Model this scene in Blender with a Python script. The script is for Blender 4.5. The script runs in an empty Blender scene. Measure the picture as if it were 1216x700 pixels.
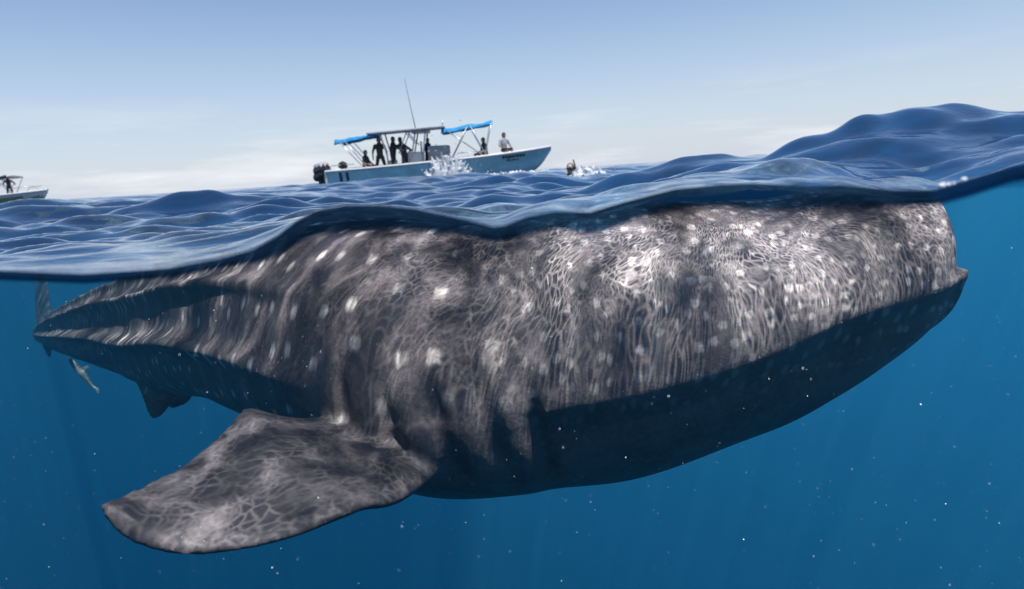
import bpy, bmesh, math, random
import numpy as np
from mathutils import Vector, Matrix, kdtree, noise as mnoise

random.seed(7)
rng = np.random.default_rng(11)
scene = bpy.context.scene
R = math.radians

# ------------------------------------------------------------------ camera
F = 760.0                       # focal length in pixels of the 1216 px wide photograph
PITCH, ROLL, CAMZ = R(10.9), R(3.6), 0.16
_f = Vector((0, math.cos(PITCH), -math.sin(PITCH)))
_r0 = Vector((1, 0, 0)); _u0 = Vector((0, math.sin(PITCH), math.cos(PITCH)))
_r = _r0 * math.cos(ROLL) - _u0 * math.sin(ROLL)
_u = _r0 * math.sin(ROLL) + _u0 * math.cos(ROLL)
CAM = Vector((0, 0, CAMZ))
cd = bpy.data.cameras.new('camera')
cam = bpy.data.objects.new('camera', cd); scene.collection.objects.link(cam)
m = Matrix((_r, _u, -_f)).transposed().to_4x4(); m.translation = CAM
cam.matrix_world = m
cd.sensor_width = 36; cd.lens = 36 * F / 1216; cd.clip_start = 0.05; cd.clip_end = 6000
cd.dof.use_dof = True; cd.dof.focus_distance = 2.9; cd.dof.aperture_fstop = 2.6
scene.camera = cam

def ray(px, py): return _f + _r * ((px - 608) / F) + _u * ((350 - py) / F)
def at(px, py, D): return CAM + ray(px, py) * D          # a point at depth D metres from the lens
def at_y(px, py, Y):
    d = ray(px, py); return CAM + d * (Y / d.y)

# ------------------------------------------------------------------ sky, sun, exposure
SUN_EL, SUN_AZ = R(74), R(148)   # azimuth measured clockwise from +Y: high, a little behind the camera
w = bpy.data.worlds.new('World'); scene.world = w; w.use_nodes = True
nt = w.node_tree; N = nt.nodes; L = nt.links
bg = N['Background']
sky = N.new('ShaderNodeTexSky'); sky.sky_type = 'NISHITA'; sky.sun_disc = False
sky.sun_elevation = SUN_EL; sky.sun_rotation = SUN_AZ
sky.air_density = 1.0; sky.dust_density = 0.2; sky.ozone_density = 1.5
tc = N.new('ShaderNodeTexCoord')
mp = N.new('ShaderNodeMapping'); mp.inputs['Scale'].default_value = (1.6, 1.6, 13)
no = N.new('ShaderNodeTexNoise'); no.inputs['Scale'].default_value = 1.7; no.inputs['Detail'].default_value = 7
no.inputs['Roughness'].default_value = 0.62
cr = N.new('ShaderNodeMapRange'); cr.inputs['From Min'].default_value = 0.50; cr.inputs['From Max'].default_value = 0.70
sx = N.new('ShaderNodeSeparateXYZ')
el = N.new('ShaderNodeMapRange'); el.inputs['From Min'].default_value = 0.13; el.inputs['From Max'].default_value = 0.02
mu = N.new('ShaderNodeMath'); mu.operation = 'MULTIPLY'
mu2 = N.new('ShaderNodeMath'); mu2.operation = 'MULTIPLY'; mu2.inputs[1].default_value = 0.9
mx = N.new('ShaderNodeMixRGB'); mx.inputs['Color2'].default_value = (7.5, 7.6, 7.9, 1)
L.new(tc.outputs['Generated'], mp.inputs['Vector']); L.new(mp.outputs[0], no.inputs['Vector'])
L.new(no.outputs['Fac'], cr.inputs['Value']); L.new(tc.outputs['Generated'], sx.inputs[0])
L.new(sx.outputs['Z'], el.inputs['Value']); L.new(cr.outputs[0], mu.inputs[0]); L.new(el.outputs[0], mu.inputs[1])
L.new(mu.outputs[0], mu2.inputs[0]); pass
# pale sea haze that thickens evenly towards the horizon all round
hz_ = N.new('ShaderNodeMapRange'); hz_.inputs['From Min'].default_value = 0.38; hz_.inputs['From Max'].default_value = 0.0
hp_ = N.new('ShaderNodeMath'); hp_.operation = 'POWER'; hp_.inputs[1].default_value = 2.0
hm_ = N.new('ShaderNodeMath'); hm_.operation = 'MULTIPLY'; hm_.inputs[1].default_value = 0.92
tn = N.new('ShaderNodeMixRGB'); tn.blend_type = 'MULTIPLY'; tn.inputs['Fac'].default_value = 1.0; tn.inputs['Color2'].default_value = (.95, 1.0, 1.09, 1)
hx_ = N.new('ShaderNodeMixRGB'); hx_.inputs['Color2'].default_value = (5.2, 5.7, 6.7, 1)
bl = N.new('ShaderNodeMapRange'); bl.inputs['From Min'].default_value = -.04; bl.inputs['From Max'].default_value = 0.0   # none below the horizon
hb_ = N.new('ShaderNodeMath'); hb_.operation = 'MULTIPLY'; L.new(sx.outputs['Z'], bl.inputs['Value']); L.new(bl.outputs[0], hb_.inputs[1])
cb_ = N.new('ShaderNodeMath'); cb_.operation = 'MULTIPLY'; L.new(bl.outputs[0], cb_.inputs[1])
L.new(sx.outputs['Z'], hz_.inputs['Value']); L.new(hz_.outputs[0], hp_.inputs[0]); L.new(hp_.outputs[0], hm_.inputs[0]); L.new(hm_.outputs[0], hb_.inputs[0]); L.new(hb_.outputs[0], hx_.inputs['Fac'])
L.new(sky.outputs[0], tn.inputs['Color1']); L.new(tn.outputs[0], hx_.inputs['Color1'])
L.new(mu2.outputs[0], cb_.inputs[0]); L.new(cb_.outputs[0], mx.inputs['Fac']); L.new(hx_.outputs[0], mx.inputs['Color1']); L.new(mx.outputs[0], bg.inputs['Color'])
bg.inputs['Strength'].default_value = 0.12
sl = bpy.data.lights.new('sun', 'SUN'); sl.energy = 4.5; sl.angle = R(0.5); sl.color = (1.0, 0.93, 0.885)
so = bpy.data.objects.new('sun', sl); scene.collection.objects.link(so)
sdir = Vector((math.sin(SUN_AZ) * math.cos(SUN_EL), math.cos(SUN_AZ) * math.cos(SUN_EL), math.sin(SUN_EL)))
so.rotation_euler = sdir.to_track_quat('Z', 'Y').to_euler(); so.location = (0, 0, 30)
vs = scene.view_settings; vs.view_transform = 'Standard'; vs.look = 'None'; vs.exposure = 0.0; vs.gamma = 1.0
scene.render.engine = 'CYCLES'
cy = scene.cycles
cy.use_denoising = True; cy.max_bounces = 10; cy.volume_bounces = 2; cy.transparent_max_bounces = 24
cy.glossy_bounces = 3; cy.diffuse_bounces = 2; cy.transmission_bounces = 4
cy.caustics_reflective = False; cy.caustics_refractive = False; cy.sample_clamp_indirect = 4.0

# ------------------------------------------------------------------ helpers
C = scene.collection
def mesh_obj(name, me, mat, parent=None):
    o = bpy.data.objects.new(name, me); C.objects.link(o)
    for mm in (mat if isinstance(mat, (list, tuple)) else [mat]): me.materials.append(mm)
    if parent: o.parent = parent
    return o
def pymesh(name, v, f):
    me = bpy.data.meshes.new(name); me.from_pydata([tuple(p) for p in v], [], [tuple(q) for q in f]); me.update(); return me
def smooth(me, on=True):
    me.polygons.foreach_set('use_smooth', [on] * len(me.polygons)); me.update()
def tag(o, label, cat, group=None, kind=None):
    if label: o['label'] = label
    if cat: o['category'] = cat
    if group: o['group'] = group
    if kind: o['kind'] = kind
    return o
def empty(name, mat=None):
    o = bpy.data.objects.new(name, None); C.objects.link(o); o.empty_display_size = .1
    if mat is not None: o.matrix_world = mat
    return o
def grid_mesh(name, P, closed_u=False, closed_v=False):
    """P: array (nu, nv, 3) -> quad mesh"""
    nu, nv = P.shape[:2]
    idx = np.arange(nu * nv).reshape(nu, nv)
    a = idx if not closed_u else np.vstack([idx, idx[:1]])
    if closed_v: a = np.hstack([a, a[:, :1]])
    q = np.stack([a[:-1, :-1], a[1:, :-1], a[1:, 1:], a[:-1, 1:]], -1).reshape(-1, 4)
    me = bpy.data.meshes.new(name)
    me.vertices.add(nu * nv); me.vertices.foreach_set('co', P.reshape(-1).astype(np.float32))
    me.loops.add(q.size); me.loops.foreach_set('vertex_index', q.reshape(-1).astype(np.int32))
    me.polygons.add(len(q)); me.polygons.foreach_set('loop_start', np.arange(0, q.size, 4, dtype=np.int32))
    me.update(calc_edges=True); me.validate()
    return me
class NT:
    """small node helper"""
    def __init__(s, name):
        s.mat = bpy.data.materials.new(name); s.mat.use_nodes = True
        s.t = s.mat.node_tree; s.t.nodes.clear(); s.out = s.t.nodes.new('ShaderNodeOutputMaterial')
    def n(s, typ, ins=None, **kw):
        x = s.t.nodes.new('ShaderNode' + typ)
        for k, v in kw.items(): setattr(x, k, v)
        for k, v in (ins or {}).items():
            sock = x.inputs[k]
            if isinstance(v, bpy.types.NodeSocket): s.t.links.new(v, sock)
            else: sock.default_value = v
        return x
    def math(s, op, a, b=0.0, clamp=False):
        x = s.n('Math', {0: a, 1: b}, operation=op); x.use_clamp = clamp; return x.outputs[0]
    def rng(s, v, a, b, c=0.0, d=1.0, smooth=False):
        x = s.n('MapRange', {'Value': v, 'From Min': a, 'From Max': b, 'To Min': c, 'To Max': d})
        if smooth: x.interpolation_type = 'SMOOTHSTEP'
        return x.outputs[0]
    def mix(s, f, a, b):
        return s.n('MixRGB', {'Fac': f, 'Color1': a, 'Color2': b}).outputs[0]
    def surf(s, sock): s.t.links.new(sock, s.out.inputs['Surface'])
def paint(name, col, rough=0.4, var=0.12, scale=6.0, metal=0.0, spec=0.5, bump=0.0):
    k = NT(name); p = k.n('TexCoord').outputs['Object']
    nz = k.n('TexNoise', {'Vector': p, 'Scale': scale, 'Detail': 5.0, 'Roughness': .6}).outputs['Fac']
    c2 = tuple(c * (1 - var * 2) for c in col[:3]) + (1,)
    c1 = tuple(min(1, c * (1 + var)) for c in col[:3]) + (1,)
    cc = k.mix(k.rng(nz, .3, .7), c2, c1)
    b = k.n('BsdfPrincipled', {'Base Color': cc, 'Roughness': rough, 'Metallic': metal, 'Specular IOR Level': spec})
    if bump:
        bp = k.n('Bump', {'Height': nz, 'Strength': bump, 'Distance': .02}); k.t.links.new(bp.outputs[0], b.inputs['Normal'])
    k.surf(b.outputs[0]); return k.mat
def remesh(parts, name, voxel, smooth_it=2, fac=.5):
    """union of closed bmesh pieces -> one continuous skin"""
    src = bpy.data.meshes.new('tmp'); bm = bmesh.new()
    for me in parts: bm.from_mesh(me)
    bmesh.ops.recalc_face_normals(bm, faces=bm.faces); bm.to_mesh(src); bm.free()
    o = bpy.data.objects.new('tmp', src); C.objects.link(o)
    md = o.modifiers.new('r', 'REMESH'); md.mode = 'VOXEL'; md.voxel_size = voxel
    if smooth_it:
        ms = o.modifiers.new('s', 'SMOOTH'); ms.iterations = smooth_it; ms.factor = fac
    dg = bpy.context.evaluated_depsgraph_get()
    me = bpy.data.meshes.new_from_object(o.evaluated_get(dg)); me.name = name
    bpy.data.objects.remove(o); bpy.data.meshes.remove(src)
    smooth(me); return me
def sm_interp(x, xp, fp):
    """monotone-ish cubic (Catmull-Rom) interpolation"""
    xp = np.asarray(xp, float); fp = np.asarray(fp, float)
    d = np.gradient(fp, xp)
    i = np.clip(np.searchsorted(xp, x) - 1, 0, len(xp) - 2)
    h = xp[i + 1] - xp[i]; t = np.clip((x - xp[i]) / h, 0, 1)
    h00 = 2*t**3 - 3*t**2 + 1; h10 = t**3 - 2*t**2 + t; h01 = -2*t**3 + 3*t**2; h11 = t**3 - t**2
    return h00*fp[i] + h10*h*d[i] + h01*fp[i+1] + h11*h*d[i+1]

# ------------------------------------------------------------------ the sea surface
D0 = 0.90        # the water meets the flat glass port this far in front of the lens
edge_px = [(-300, 318), (-100, 322), (0, 322), (100, 326), (200, 319), (260, 308), (300, 297), (330, 280), (350, 264), (375, 250), (410, 244),
           (450, 244), (490, 248), (540, 258), (585, 270), (600, 268), (625, 258), (660, 251), (700, 252), (740, 240), (800, 225),
           (860, 219), (900, 218), (960, 221), (1000, 220), (1060, 226), (1110, 226), (1150, 214), (1200, 198), (1300, 180), (1600, 165)]
low_px = [(-300, 324), (-100, 328), (0, 328), (100, 331), (200, 326), (260, 316), (300, 309), (330, 301), (350, 288), (375, 275), (410, 271),
          (450, 267), (490, 266), (540, 270), (585, 276), (600, 275), (625, 270), (660, 263), (700, 271), (715, 270), (760, 250), (800, 240),
          (860, 238), (900, 247), (960, 243), (1000, 238), (1060, 236), (1110, 234), (1150, 223), (1200, 206), (1300, 188), (1600, 173)]
EDGE = np.array([tuple(at_y(a, b, D0)) for a, b in edge_px]); LOW = np.array([tuple(at_y(a, b, D0)) for a, b in low_px])
def z_edge(x): return np.interp(x, EDGE[:, 0], EDGE[:, 2])
def z_low(x): return np.interp(x, LOW[:, 0], LOW[:, 2])

comps = []
for lam, amp, n in ((9., .05, 4), (5., .042, 6), (3., .030, 8), (1.7, .031, 10), (.95, .019, 14), (.55, .015, 14), (.32, .0105, 14), (.19, .0052, 14)):
    for k in range(n):
        l = lam * rng.uniform(.75, 1.3); a = amp * rng.uniform(.5, 1.2) / math.sqrt(n) * 1.5
        th = rng.normal(R(-65), R(38)); comps.append((2 * math.pi / l, a, math.cos(th), math.sin(th), rng.uniform(0, 6.28)))
# bumps (x, y, sx, sy, rot, amplitude): the swell at the right, low rises elsewhere
BUMPS = [(2.24, 3.45, .42, .55, .3, .065), (1.6, 3.3, .3, .45, .3, .02), (-2.55, 4.15, 1.0, .4, 0, .06)]
def sea_height(x, y):
    z = np.zeros_like(x); rip = np.zeros_like(x); sp = .0105 * (y + 1)
    for k, a, cx, cyy, ph in comps:
        lam = 2 * math.pi / k
        fade = np.clip((lam / sp - 2.5) / 4, 0, 1)
        s = np.sin(k * (x * cx + y * cyy) + ph + 1.1 * np.sin(.37 * k * (x * cyy - y * cx) + ph * 2))
        hh = a * fade * (s + .35 * (1 - 2 * np.abs(np.sin(.5 * (k * (x * cx + y * cyy) + ph)))))
        if lam < .75: rip += hh
        else: z += hh
    calm_ = 1 - .30 * np.exp(-((y - 1.2) / 1.6) ** 2) / (1 + np.exp(4 * (x - .2)))
    z = z * calm_; rip = rip * calm_ * (1 - .15 * np.exp(-((x - 1.4) / 1.6) ** 2 - ((y - 2.9) / 1.6) ** 2))
    for bx, by, sxx, syy, rot, am in BUMPS:
        dx = x - bx; dy = y - by; u = dx * math.cos(rot) + dy * math.sin(rot); v = -dx * math.sin(rot) + dy * math.cos(rot)
        z += am * np.exp(-(u / sxx) ** 2 - (v / syy) ** 2)
    us = (x - 2.2) / np.where(x < 2.2, 1.75, 1.15); z += .30 * np.exp(-us ** 2 - ((y - 3.5 + .12 * (x - 2.2)) / .85) ** 2)      # the swell
    fl = -.045 - np.clip((y - 6) / 10, 0, 1) * .5 + .085 * np.exp(-((x + .55) / 1.1) ** 2 - ((y - 1.9) / 1.5) ** 2); kf = 22.0          # no trough bares the back of the shark
    z = np.logaddexp(kf * z, kf * fl) / kf
    # just behind the port the surface runs out almost edge-on to the eye
    ze_ = z_edge(x / y * D0); gap = np.clip(CAMZ - ze_, .015, 1)
    pw = np.clip(np.log(.24 / gap) / math.log(3), .3, .88)
    zn = CAMZ - gap * (y / D0) ** pw
    near = np.exp(-((y - D0) / 1.15) ** 2)
    return z * (1 - near) + zn * near + rip * np.clip((y - D0) / .5, 0, 1) * (1 - near * (.35 + .4 / (1 + np.exp(5 * (x + .1)))))
def sea_z(x, y): return float(sea_height(np.array([x]), np.array([y]))[0])

NR, NC = 900, 560
ys = np.concatenate([D0 + np.linspace(0, .3, 40, endpoint=False), np.geomspace(D0 + .3, 4000, NR)])
sv = np.linspace(-1, 1, NC); sv = .62 * sv + .9 * sv ** 3 + .6 * sv ** 7
Y, S = np.meshgrid(ys, sv, indexing='ij'); X = S * (Y + .55)
Z = sea_height(X, Y)
top = np.stack([X, Y, Z], -1)
# rounded meniscus that the water draws against the port
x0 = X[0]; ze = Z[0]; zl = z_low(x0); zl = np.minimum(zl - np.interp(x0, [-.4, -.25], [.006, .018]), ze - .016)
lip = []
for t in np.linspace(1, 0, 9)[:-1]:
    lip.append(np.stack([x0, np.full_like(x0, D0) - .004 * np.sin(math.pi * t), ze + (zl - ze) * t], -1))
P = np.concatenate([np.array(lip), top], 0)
me = grid_mesh('sea', P[:, ::-1])
bm = bmesh.new(); bm.from_mesh(me); nlip_faces = 8 * (NC - 1)
bm.faces.ensure_lookup_table()
def sheet(xa, xb, ya, yb):
    vv = [bm.verts.new((x, y, .03)) for x, y in ((xa, ya), (xb, ya), (xb, yb), (xa, yb))]; bm.faces.new(vv)
sheet(-600, 600, -600, -.5); sheet(-600, -3.3, -.5, D0); sheet(3.3, 600, -.5, D0)
bm.to_mesh(me); bm.free()
smooth(me)
k = NT('sea_surface'); geo = k.n('NewGeometry'); pos = geo.outputs['Position']
b1 = k.n('TexNoise', {'Vector': pos, 'Scale': 7.0, 'Detail': 4.0, 'Roughness': .55, 'Distortion': .4}).outputs['Fac']
b2 = k.n('TexNoise', {'Vector': pos, 'Scale': 26.0, 'Detail': 3.0, 'Roughness': .5}).outputs['Fac']
bump = k.n('Bump', {'Height': k.math('ADD', b1, k.math('MULTIPLY', b2, .22)), 'Strength': .16, 'Distance': .03}).outputs[0]
bk = geo.outputs['Backfacing']
fr = k.n('Mix', {0: bk, 2: k.math('POWER', k.n('Fresnel', {'IOR': 1.333, 'Normal': bump}).outputs[0], .60), 3: k.n('Fresnel', {'IOR': 1.333}).outputs[0]}, data_type='FLOAT').outputs[0]
gl = k.n('BsdfGlossy', {'Color': (.92, .95, 1, 1), 'Roughness': .06, 'Normal': bump}).outputs[0]
# caustics painted into the transparent colour: a net of bright lines with darker cells
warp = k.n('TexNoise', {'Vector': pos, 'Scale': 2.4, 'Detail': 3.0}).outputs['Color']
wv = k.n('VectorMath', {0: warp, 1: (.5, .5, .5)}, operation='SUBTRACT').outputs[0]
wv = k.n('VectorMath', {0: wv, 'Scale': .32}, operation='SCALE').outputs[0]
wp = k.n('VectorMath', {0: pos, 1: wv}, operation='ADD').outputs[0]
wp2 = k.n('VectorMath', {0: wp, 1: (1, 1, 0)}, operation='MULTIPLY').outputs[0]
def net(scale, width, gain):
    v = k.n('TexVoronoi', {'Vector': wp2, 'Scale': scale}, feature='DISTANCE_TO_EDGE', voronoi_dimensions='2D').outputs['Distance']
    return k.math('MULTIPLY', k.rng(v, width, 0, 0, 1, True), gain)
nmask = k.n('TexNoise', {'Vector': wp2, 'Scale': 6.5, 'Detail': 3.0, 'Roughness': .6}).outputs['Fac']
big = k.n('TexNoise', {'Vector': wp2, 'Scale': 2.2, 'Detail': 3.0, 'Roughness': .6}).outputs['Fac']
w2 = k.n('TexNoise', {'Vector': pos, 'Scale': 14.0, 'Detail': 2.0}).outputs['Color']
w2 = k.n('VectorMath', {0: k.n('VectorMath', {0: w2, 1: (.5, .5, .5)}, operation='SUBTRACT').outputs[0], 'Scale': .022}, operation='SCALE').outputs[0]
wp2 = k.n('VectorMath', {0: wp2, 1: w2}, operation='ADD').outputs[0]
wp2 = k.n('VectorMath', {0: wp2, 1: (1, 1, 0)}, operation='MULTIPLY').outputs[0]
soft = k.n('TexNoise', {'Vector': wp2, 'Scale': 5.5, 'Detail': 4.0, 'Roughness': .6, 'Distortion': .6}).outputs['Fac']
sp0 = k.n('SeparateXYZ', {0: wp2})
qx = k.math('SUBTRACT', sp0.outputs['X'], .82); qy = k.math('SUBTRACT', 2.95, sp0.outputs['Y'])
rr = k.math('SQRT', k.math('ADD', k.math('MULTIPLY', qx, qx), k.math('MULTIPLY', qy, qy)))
fan = k.n('CombineXYZ', {0: k.math('MULTIPLY', rr, .34), 1: k.math('MULTIPLY', k.math('ARCTAN2', qx, qy), .70), 2: 0.0}).outputs[0]  # painted light streaks fan out from above the shark's head
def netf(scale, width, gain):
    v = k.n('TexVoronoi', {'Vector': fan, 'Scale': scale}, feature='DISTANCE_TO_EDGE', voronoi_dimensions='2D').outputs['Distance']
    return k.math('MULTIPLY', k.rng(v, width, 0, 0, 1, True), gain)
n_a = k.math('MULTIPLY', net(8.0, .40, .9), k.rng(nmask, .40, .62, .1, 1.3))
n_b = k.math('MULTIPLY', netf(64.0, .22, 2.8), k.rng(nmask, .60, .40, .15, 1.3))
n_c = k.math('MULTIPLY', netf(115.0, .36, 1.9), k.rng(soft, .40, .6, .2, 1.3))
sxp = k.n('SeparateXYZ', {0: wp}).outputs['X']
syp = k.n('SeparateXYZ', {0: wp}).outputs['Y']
net_gain = k.math('MAXIMUM', k.rng(sxp, -.9, .5, .14, 1.0, True), k.rng(syp, 2.6, 2.1, 0, .40, True))
nsum = k.math('MULTIPLY', k.math('ADD', k.math('ADD', n_a, n_b), n_c), net_gain)
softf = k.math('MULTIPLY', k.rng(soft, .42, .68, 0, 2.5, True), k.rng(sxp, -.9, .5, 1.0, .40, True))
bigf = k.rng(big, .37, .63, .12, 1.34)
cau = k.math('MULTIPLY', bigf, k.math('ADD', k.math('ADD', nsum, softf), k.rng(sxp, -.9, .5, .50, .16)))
tr = k.n('BsdfTransparent', {'Color': k.mix(bk, (.32, .61, .78, 1), cau)}).outputs[0]  # painted light net on the underside only, so it tints light reaching the shark
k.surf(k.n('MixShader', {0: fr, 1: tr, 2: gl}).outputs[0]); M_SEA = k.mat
k = NT('meniscus_painted_dark')  # dark navy painted in for the deep water its curve would refract
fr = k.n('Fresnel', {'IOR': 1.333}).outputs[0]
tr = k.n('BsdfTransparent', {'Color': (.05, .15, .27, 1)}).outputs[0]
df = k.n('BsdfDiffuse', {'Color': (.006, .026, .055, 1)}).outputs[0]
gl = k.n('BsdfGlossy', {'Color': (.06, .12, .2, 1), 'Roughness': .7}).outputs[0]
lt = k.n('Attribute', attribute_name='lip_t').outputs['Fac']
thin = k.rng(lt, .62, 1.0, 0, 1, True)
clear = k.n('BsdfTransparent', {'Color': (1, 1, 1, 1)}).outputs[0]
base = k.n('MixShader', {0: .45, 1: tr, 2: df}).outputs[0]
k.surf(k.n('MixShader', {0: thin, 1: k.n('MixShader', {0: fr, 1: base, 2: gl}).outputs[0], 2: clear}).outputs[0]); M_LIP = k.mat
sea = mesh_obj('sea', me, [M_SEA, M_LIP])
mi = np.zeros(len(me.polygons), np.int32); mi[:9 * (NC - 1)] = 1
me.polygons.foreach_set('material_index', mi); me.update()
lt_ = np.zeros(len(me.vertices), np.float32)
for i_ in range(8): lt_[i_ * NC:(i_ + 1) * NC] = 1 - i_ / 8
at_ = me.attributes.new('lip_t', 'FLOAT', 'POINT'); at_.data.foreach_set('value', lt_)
tag(sea, 'rippled blue sea surface cut open along the glass port', 'sea', kind='structure')

# the body of the water: one closed volume under the surface
k = NT('clear_blue_water')
vol = k.n('VolumePrincipled', {'Color': (.055, .25, .40, 1), 'Density': .040, 'Anisotropy': .5, 'Absorption Color': (.0, .35, .55, 1)})
k.t.links.new(vol.outputs[0], k.out.inputs['Volume']); M_VOL = k.mat
bm = bmesh.new()
def bx(bm, a, b):
    vs_ = [bm.verts.new((x, y, z)) for x in (a[0], b[0]) for y in (a[1], b[1]) for z in (a[2], b[2])]
    for q in ((0, 1, 3, 2), (4, 6, 7, 5), (0, 4, 5, 1), (2, 3, 7, 6), (0, 2, 6, 4), (1, 5, 7, 3)): bm.faces.new([vs_[i] for i in q])
bx(bm, (-300, D0 + .001, -60), (300, 600, -.03))
bx(bm, (-300, -300, -60), (300, -.5, -.03)); bx(bm, (-300, -.49, -60), (-3.3, D0 - .01, -.03)); bx(bm, (3.3, -.49, -60), (300, D0 - .01, -.03))
bmesh.ops.recalc_face_normals(bm, faces=bm.faces)
hm = bpy.data.meshes.new('haze'); bm.to_mesh(hm); bm.free()
tag(mesh_obj('haze', hm, M_VOL), 'clear blue water under the surface that fades far things', 'water', kind='stuff')

# ------------------------------------------------------------------ the whale shark
# stations from snout to tail: px, top y, bottom y, depth of the midline, half width
def zpx(px, py, D): return at(px, py, D).z
head = [  # x, depth of midline, half width, top z, lip z, bottom z
    (1.845, 2.93, .18, .00, -.32, -.49),
    (1.80, 2.93, .36, .03, -.325, -.62),
    (1.70, 2.93, .48, .015, -.345, -.72),
    (1.52, 2.93, .56, .015, -.395, -.87),
    (1.25, 2.93, .62, -.04, -.46, -1.04),
    (.90, 2.93, .67, -.025, -.58, -1.16),
    (.50, 2.95, .70, -.015, -.68, -1.29),
    (.05, 2.99, .71, -.02, -.74, -1.33),
    (-.30, 3.05, .70, -.06, -.78, -1.35)]
rear = [(460, 263, 592, 3.20, .64), (360, 268, 540, 3.65, .57), (280, 290, 497, 4.2, .50), (210, 314, 484, 5.0, .44),
        (155, 332, 458, 6.1, .38), (112, 350, 440, 7.4, .32), (74, 368, 424, 9.2, .25), (54, 381, 412, 11.6, .18), (45, 388, 407, 13.6, .11)]
st = []
for x, D, wd, zt, zl_, zb in head:
    y = D * math.cos(PITCH) + .1
    st.append((x, D, wd, zt, zl_, zb))
for px, yt, yb, D, wd in rear:
    t_ = at(px, yt, D); b_ = at(px, yb, D - .35 * wd)
    st.append((t_.x, t_.y, wd, t_.z, b_.z + .40 * (t_.z - b_.z), b_.z))
st = np.array(st)
seg = np.r_[0, np.cumsum(np.hypot(np.diff(st[:, 0]), np.diff(st[:, 1])))]
LEN = seg[-1]
NS, NTH = 440, 160
u = np.concatenate([np.linspace(0, .4, 50, endpoint=False), np.linspace(.4, LEN, NS - 50)])
sc_ = [sm_interp(u, seg, st[:, i]) for i in range(6)]
cx_, cy_, wd_, zt_, zl_, zb_ = sc_
tx = np.gradient(cx_, u); ty = np.gradient(cy_, u)
kk = max(3, 15); pad = np.ones(kk) / kk
tx = np.convolve(np.pad(tx, kk // 2, 'edge'), pad, 'valid'); ty = np.convolve(np.pad(ty, kk // 2, 'edge'), pad, 'valid')
nn = np.hypot(tx, ty); tx /= nn; ty /= nn
nx, ny = -ty, tx          # lateral: tangent runs head -> tail (-x), so this points to -y at the head (towards the lens)
s_lip = 1.845 - .12       # arc length where the lip overhang ends (behind the last gill)
th = np.linspace(0, 2 * math.pi, NTH, endpoint=False)
PB = np.zeros((NS, NTH, 3)); UV = np.zeros((NS, NTH, 2))
gills = [1.72, 1.86, 2.0, 2.14, 2.28]
for i in range(NS):
    s = u[i]; W, zt, zl, zb = wd_[i], zt_[i], zl_[i], zb_[i]
    lipk = 1 / (1 + math.exp((s - s_lip) / .025)); lipk *= min(1, s / .25 + .4)
    back = min(1, max(0, (s - 2.3) / 1.5))
    for j, a in enumerate(th):
        c, sn = math.cos(a), math.sin(a)           # a = 0 side (+n), pi/2 top, -pi/2 belly
        if sn >= 0:
            e = 2.12 - .12 * back
            n_ = W * math.copysign(abs(c) ** (2 / e), c); z_ = zl + (zt - zl) * abs(sn) ** (2 / e)
        else:
            inn = 1 - .12 * lipk * min(1, (-sn) / .14)
            drop = .04 * lipk * min(1, (-sn) / .14)
            e = 2.1
            n_ = W * inn * math.copysign(abs(c) ** (2 / e), c); z_ = zl - drop - (zl - zb - drop) * abs(sn) ** (2 / e)
        # lengthwise ridges on the back half
        rad = 0.0
        aa = a if c >= 0 else math.pi - a
        aa = (aa + math.pi) % (2 * math.pi) - math.pi
        if back > 0:
            for rc, hgt in ((1.12, .045), (.66, .065), (.12, .075)):
                d = aa - rc
                rad += back * hgt * (math.exp(-(d / .09) ** 2) if d > 0 else math.exp(-(d / .05) ** 2))
            rad -= back * .03 * math.exp(-((aa - .35) / .15) ** 2)
        rad *= min(1, W / .35)
        # gill clefts
        for g in gills:
            gg = s - g - .10 * aa
            m_ = max(0, 1 - abs((aa + .22) / .50) ** 4)
            rad += m_ * (-.045 * math.exp(-(gg / .020) ** 2) + .020 * math.exp(-((gg + .045) / .045) ** 2))
        # soft lumps of muscle and loose skin
        rad += .012 * mnoise.noise(Vector((s * 2.2, a * 1.7, 3)))
        k_ = 1 + rad / max(W, .06)
        zc = zl
        n_ *= k_; z_ = zc + (z_ - zc) * k_
        dx_ = 0.0
        PB[i, j] = (cx_[i] + nx[i] * n_, cy_[i] + ny[i] * n_, z_)
        UV[i, j] = (s, ((a - math.pi / 2 + math.pi) % (2 * math.pi) - math.pi) * max(W, .1))
# lower jaw carried a little further forward than the upper
for i in range(NS):
    if u[i] < .5:
        low = (PB[i, :, 2] < zl_[i] - .02)
        PB[i, low, 0] += .075 * (1 - u[i] / .5)
body = grid_mesh('b', PB, closed_v=True)
bm = bmesh.new(); bm.from_mesh(body); bm.verts.ensure_lookup_table()
bm.faces.new([bm.verts[j] for j in range(NTH)]); bm.faces.new([bm.verts[(NS - 1) * NTH + j] for j in range(NTH)][::-1])
bm.to_mesh(body); bm.free()

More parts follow.
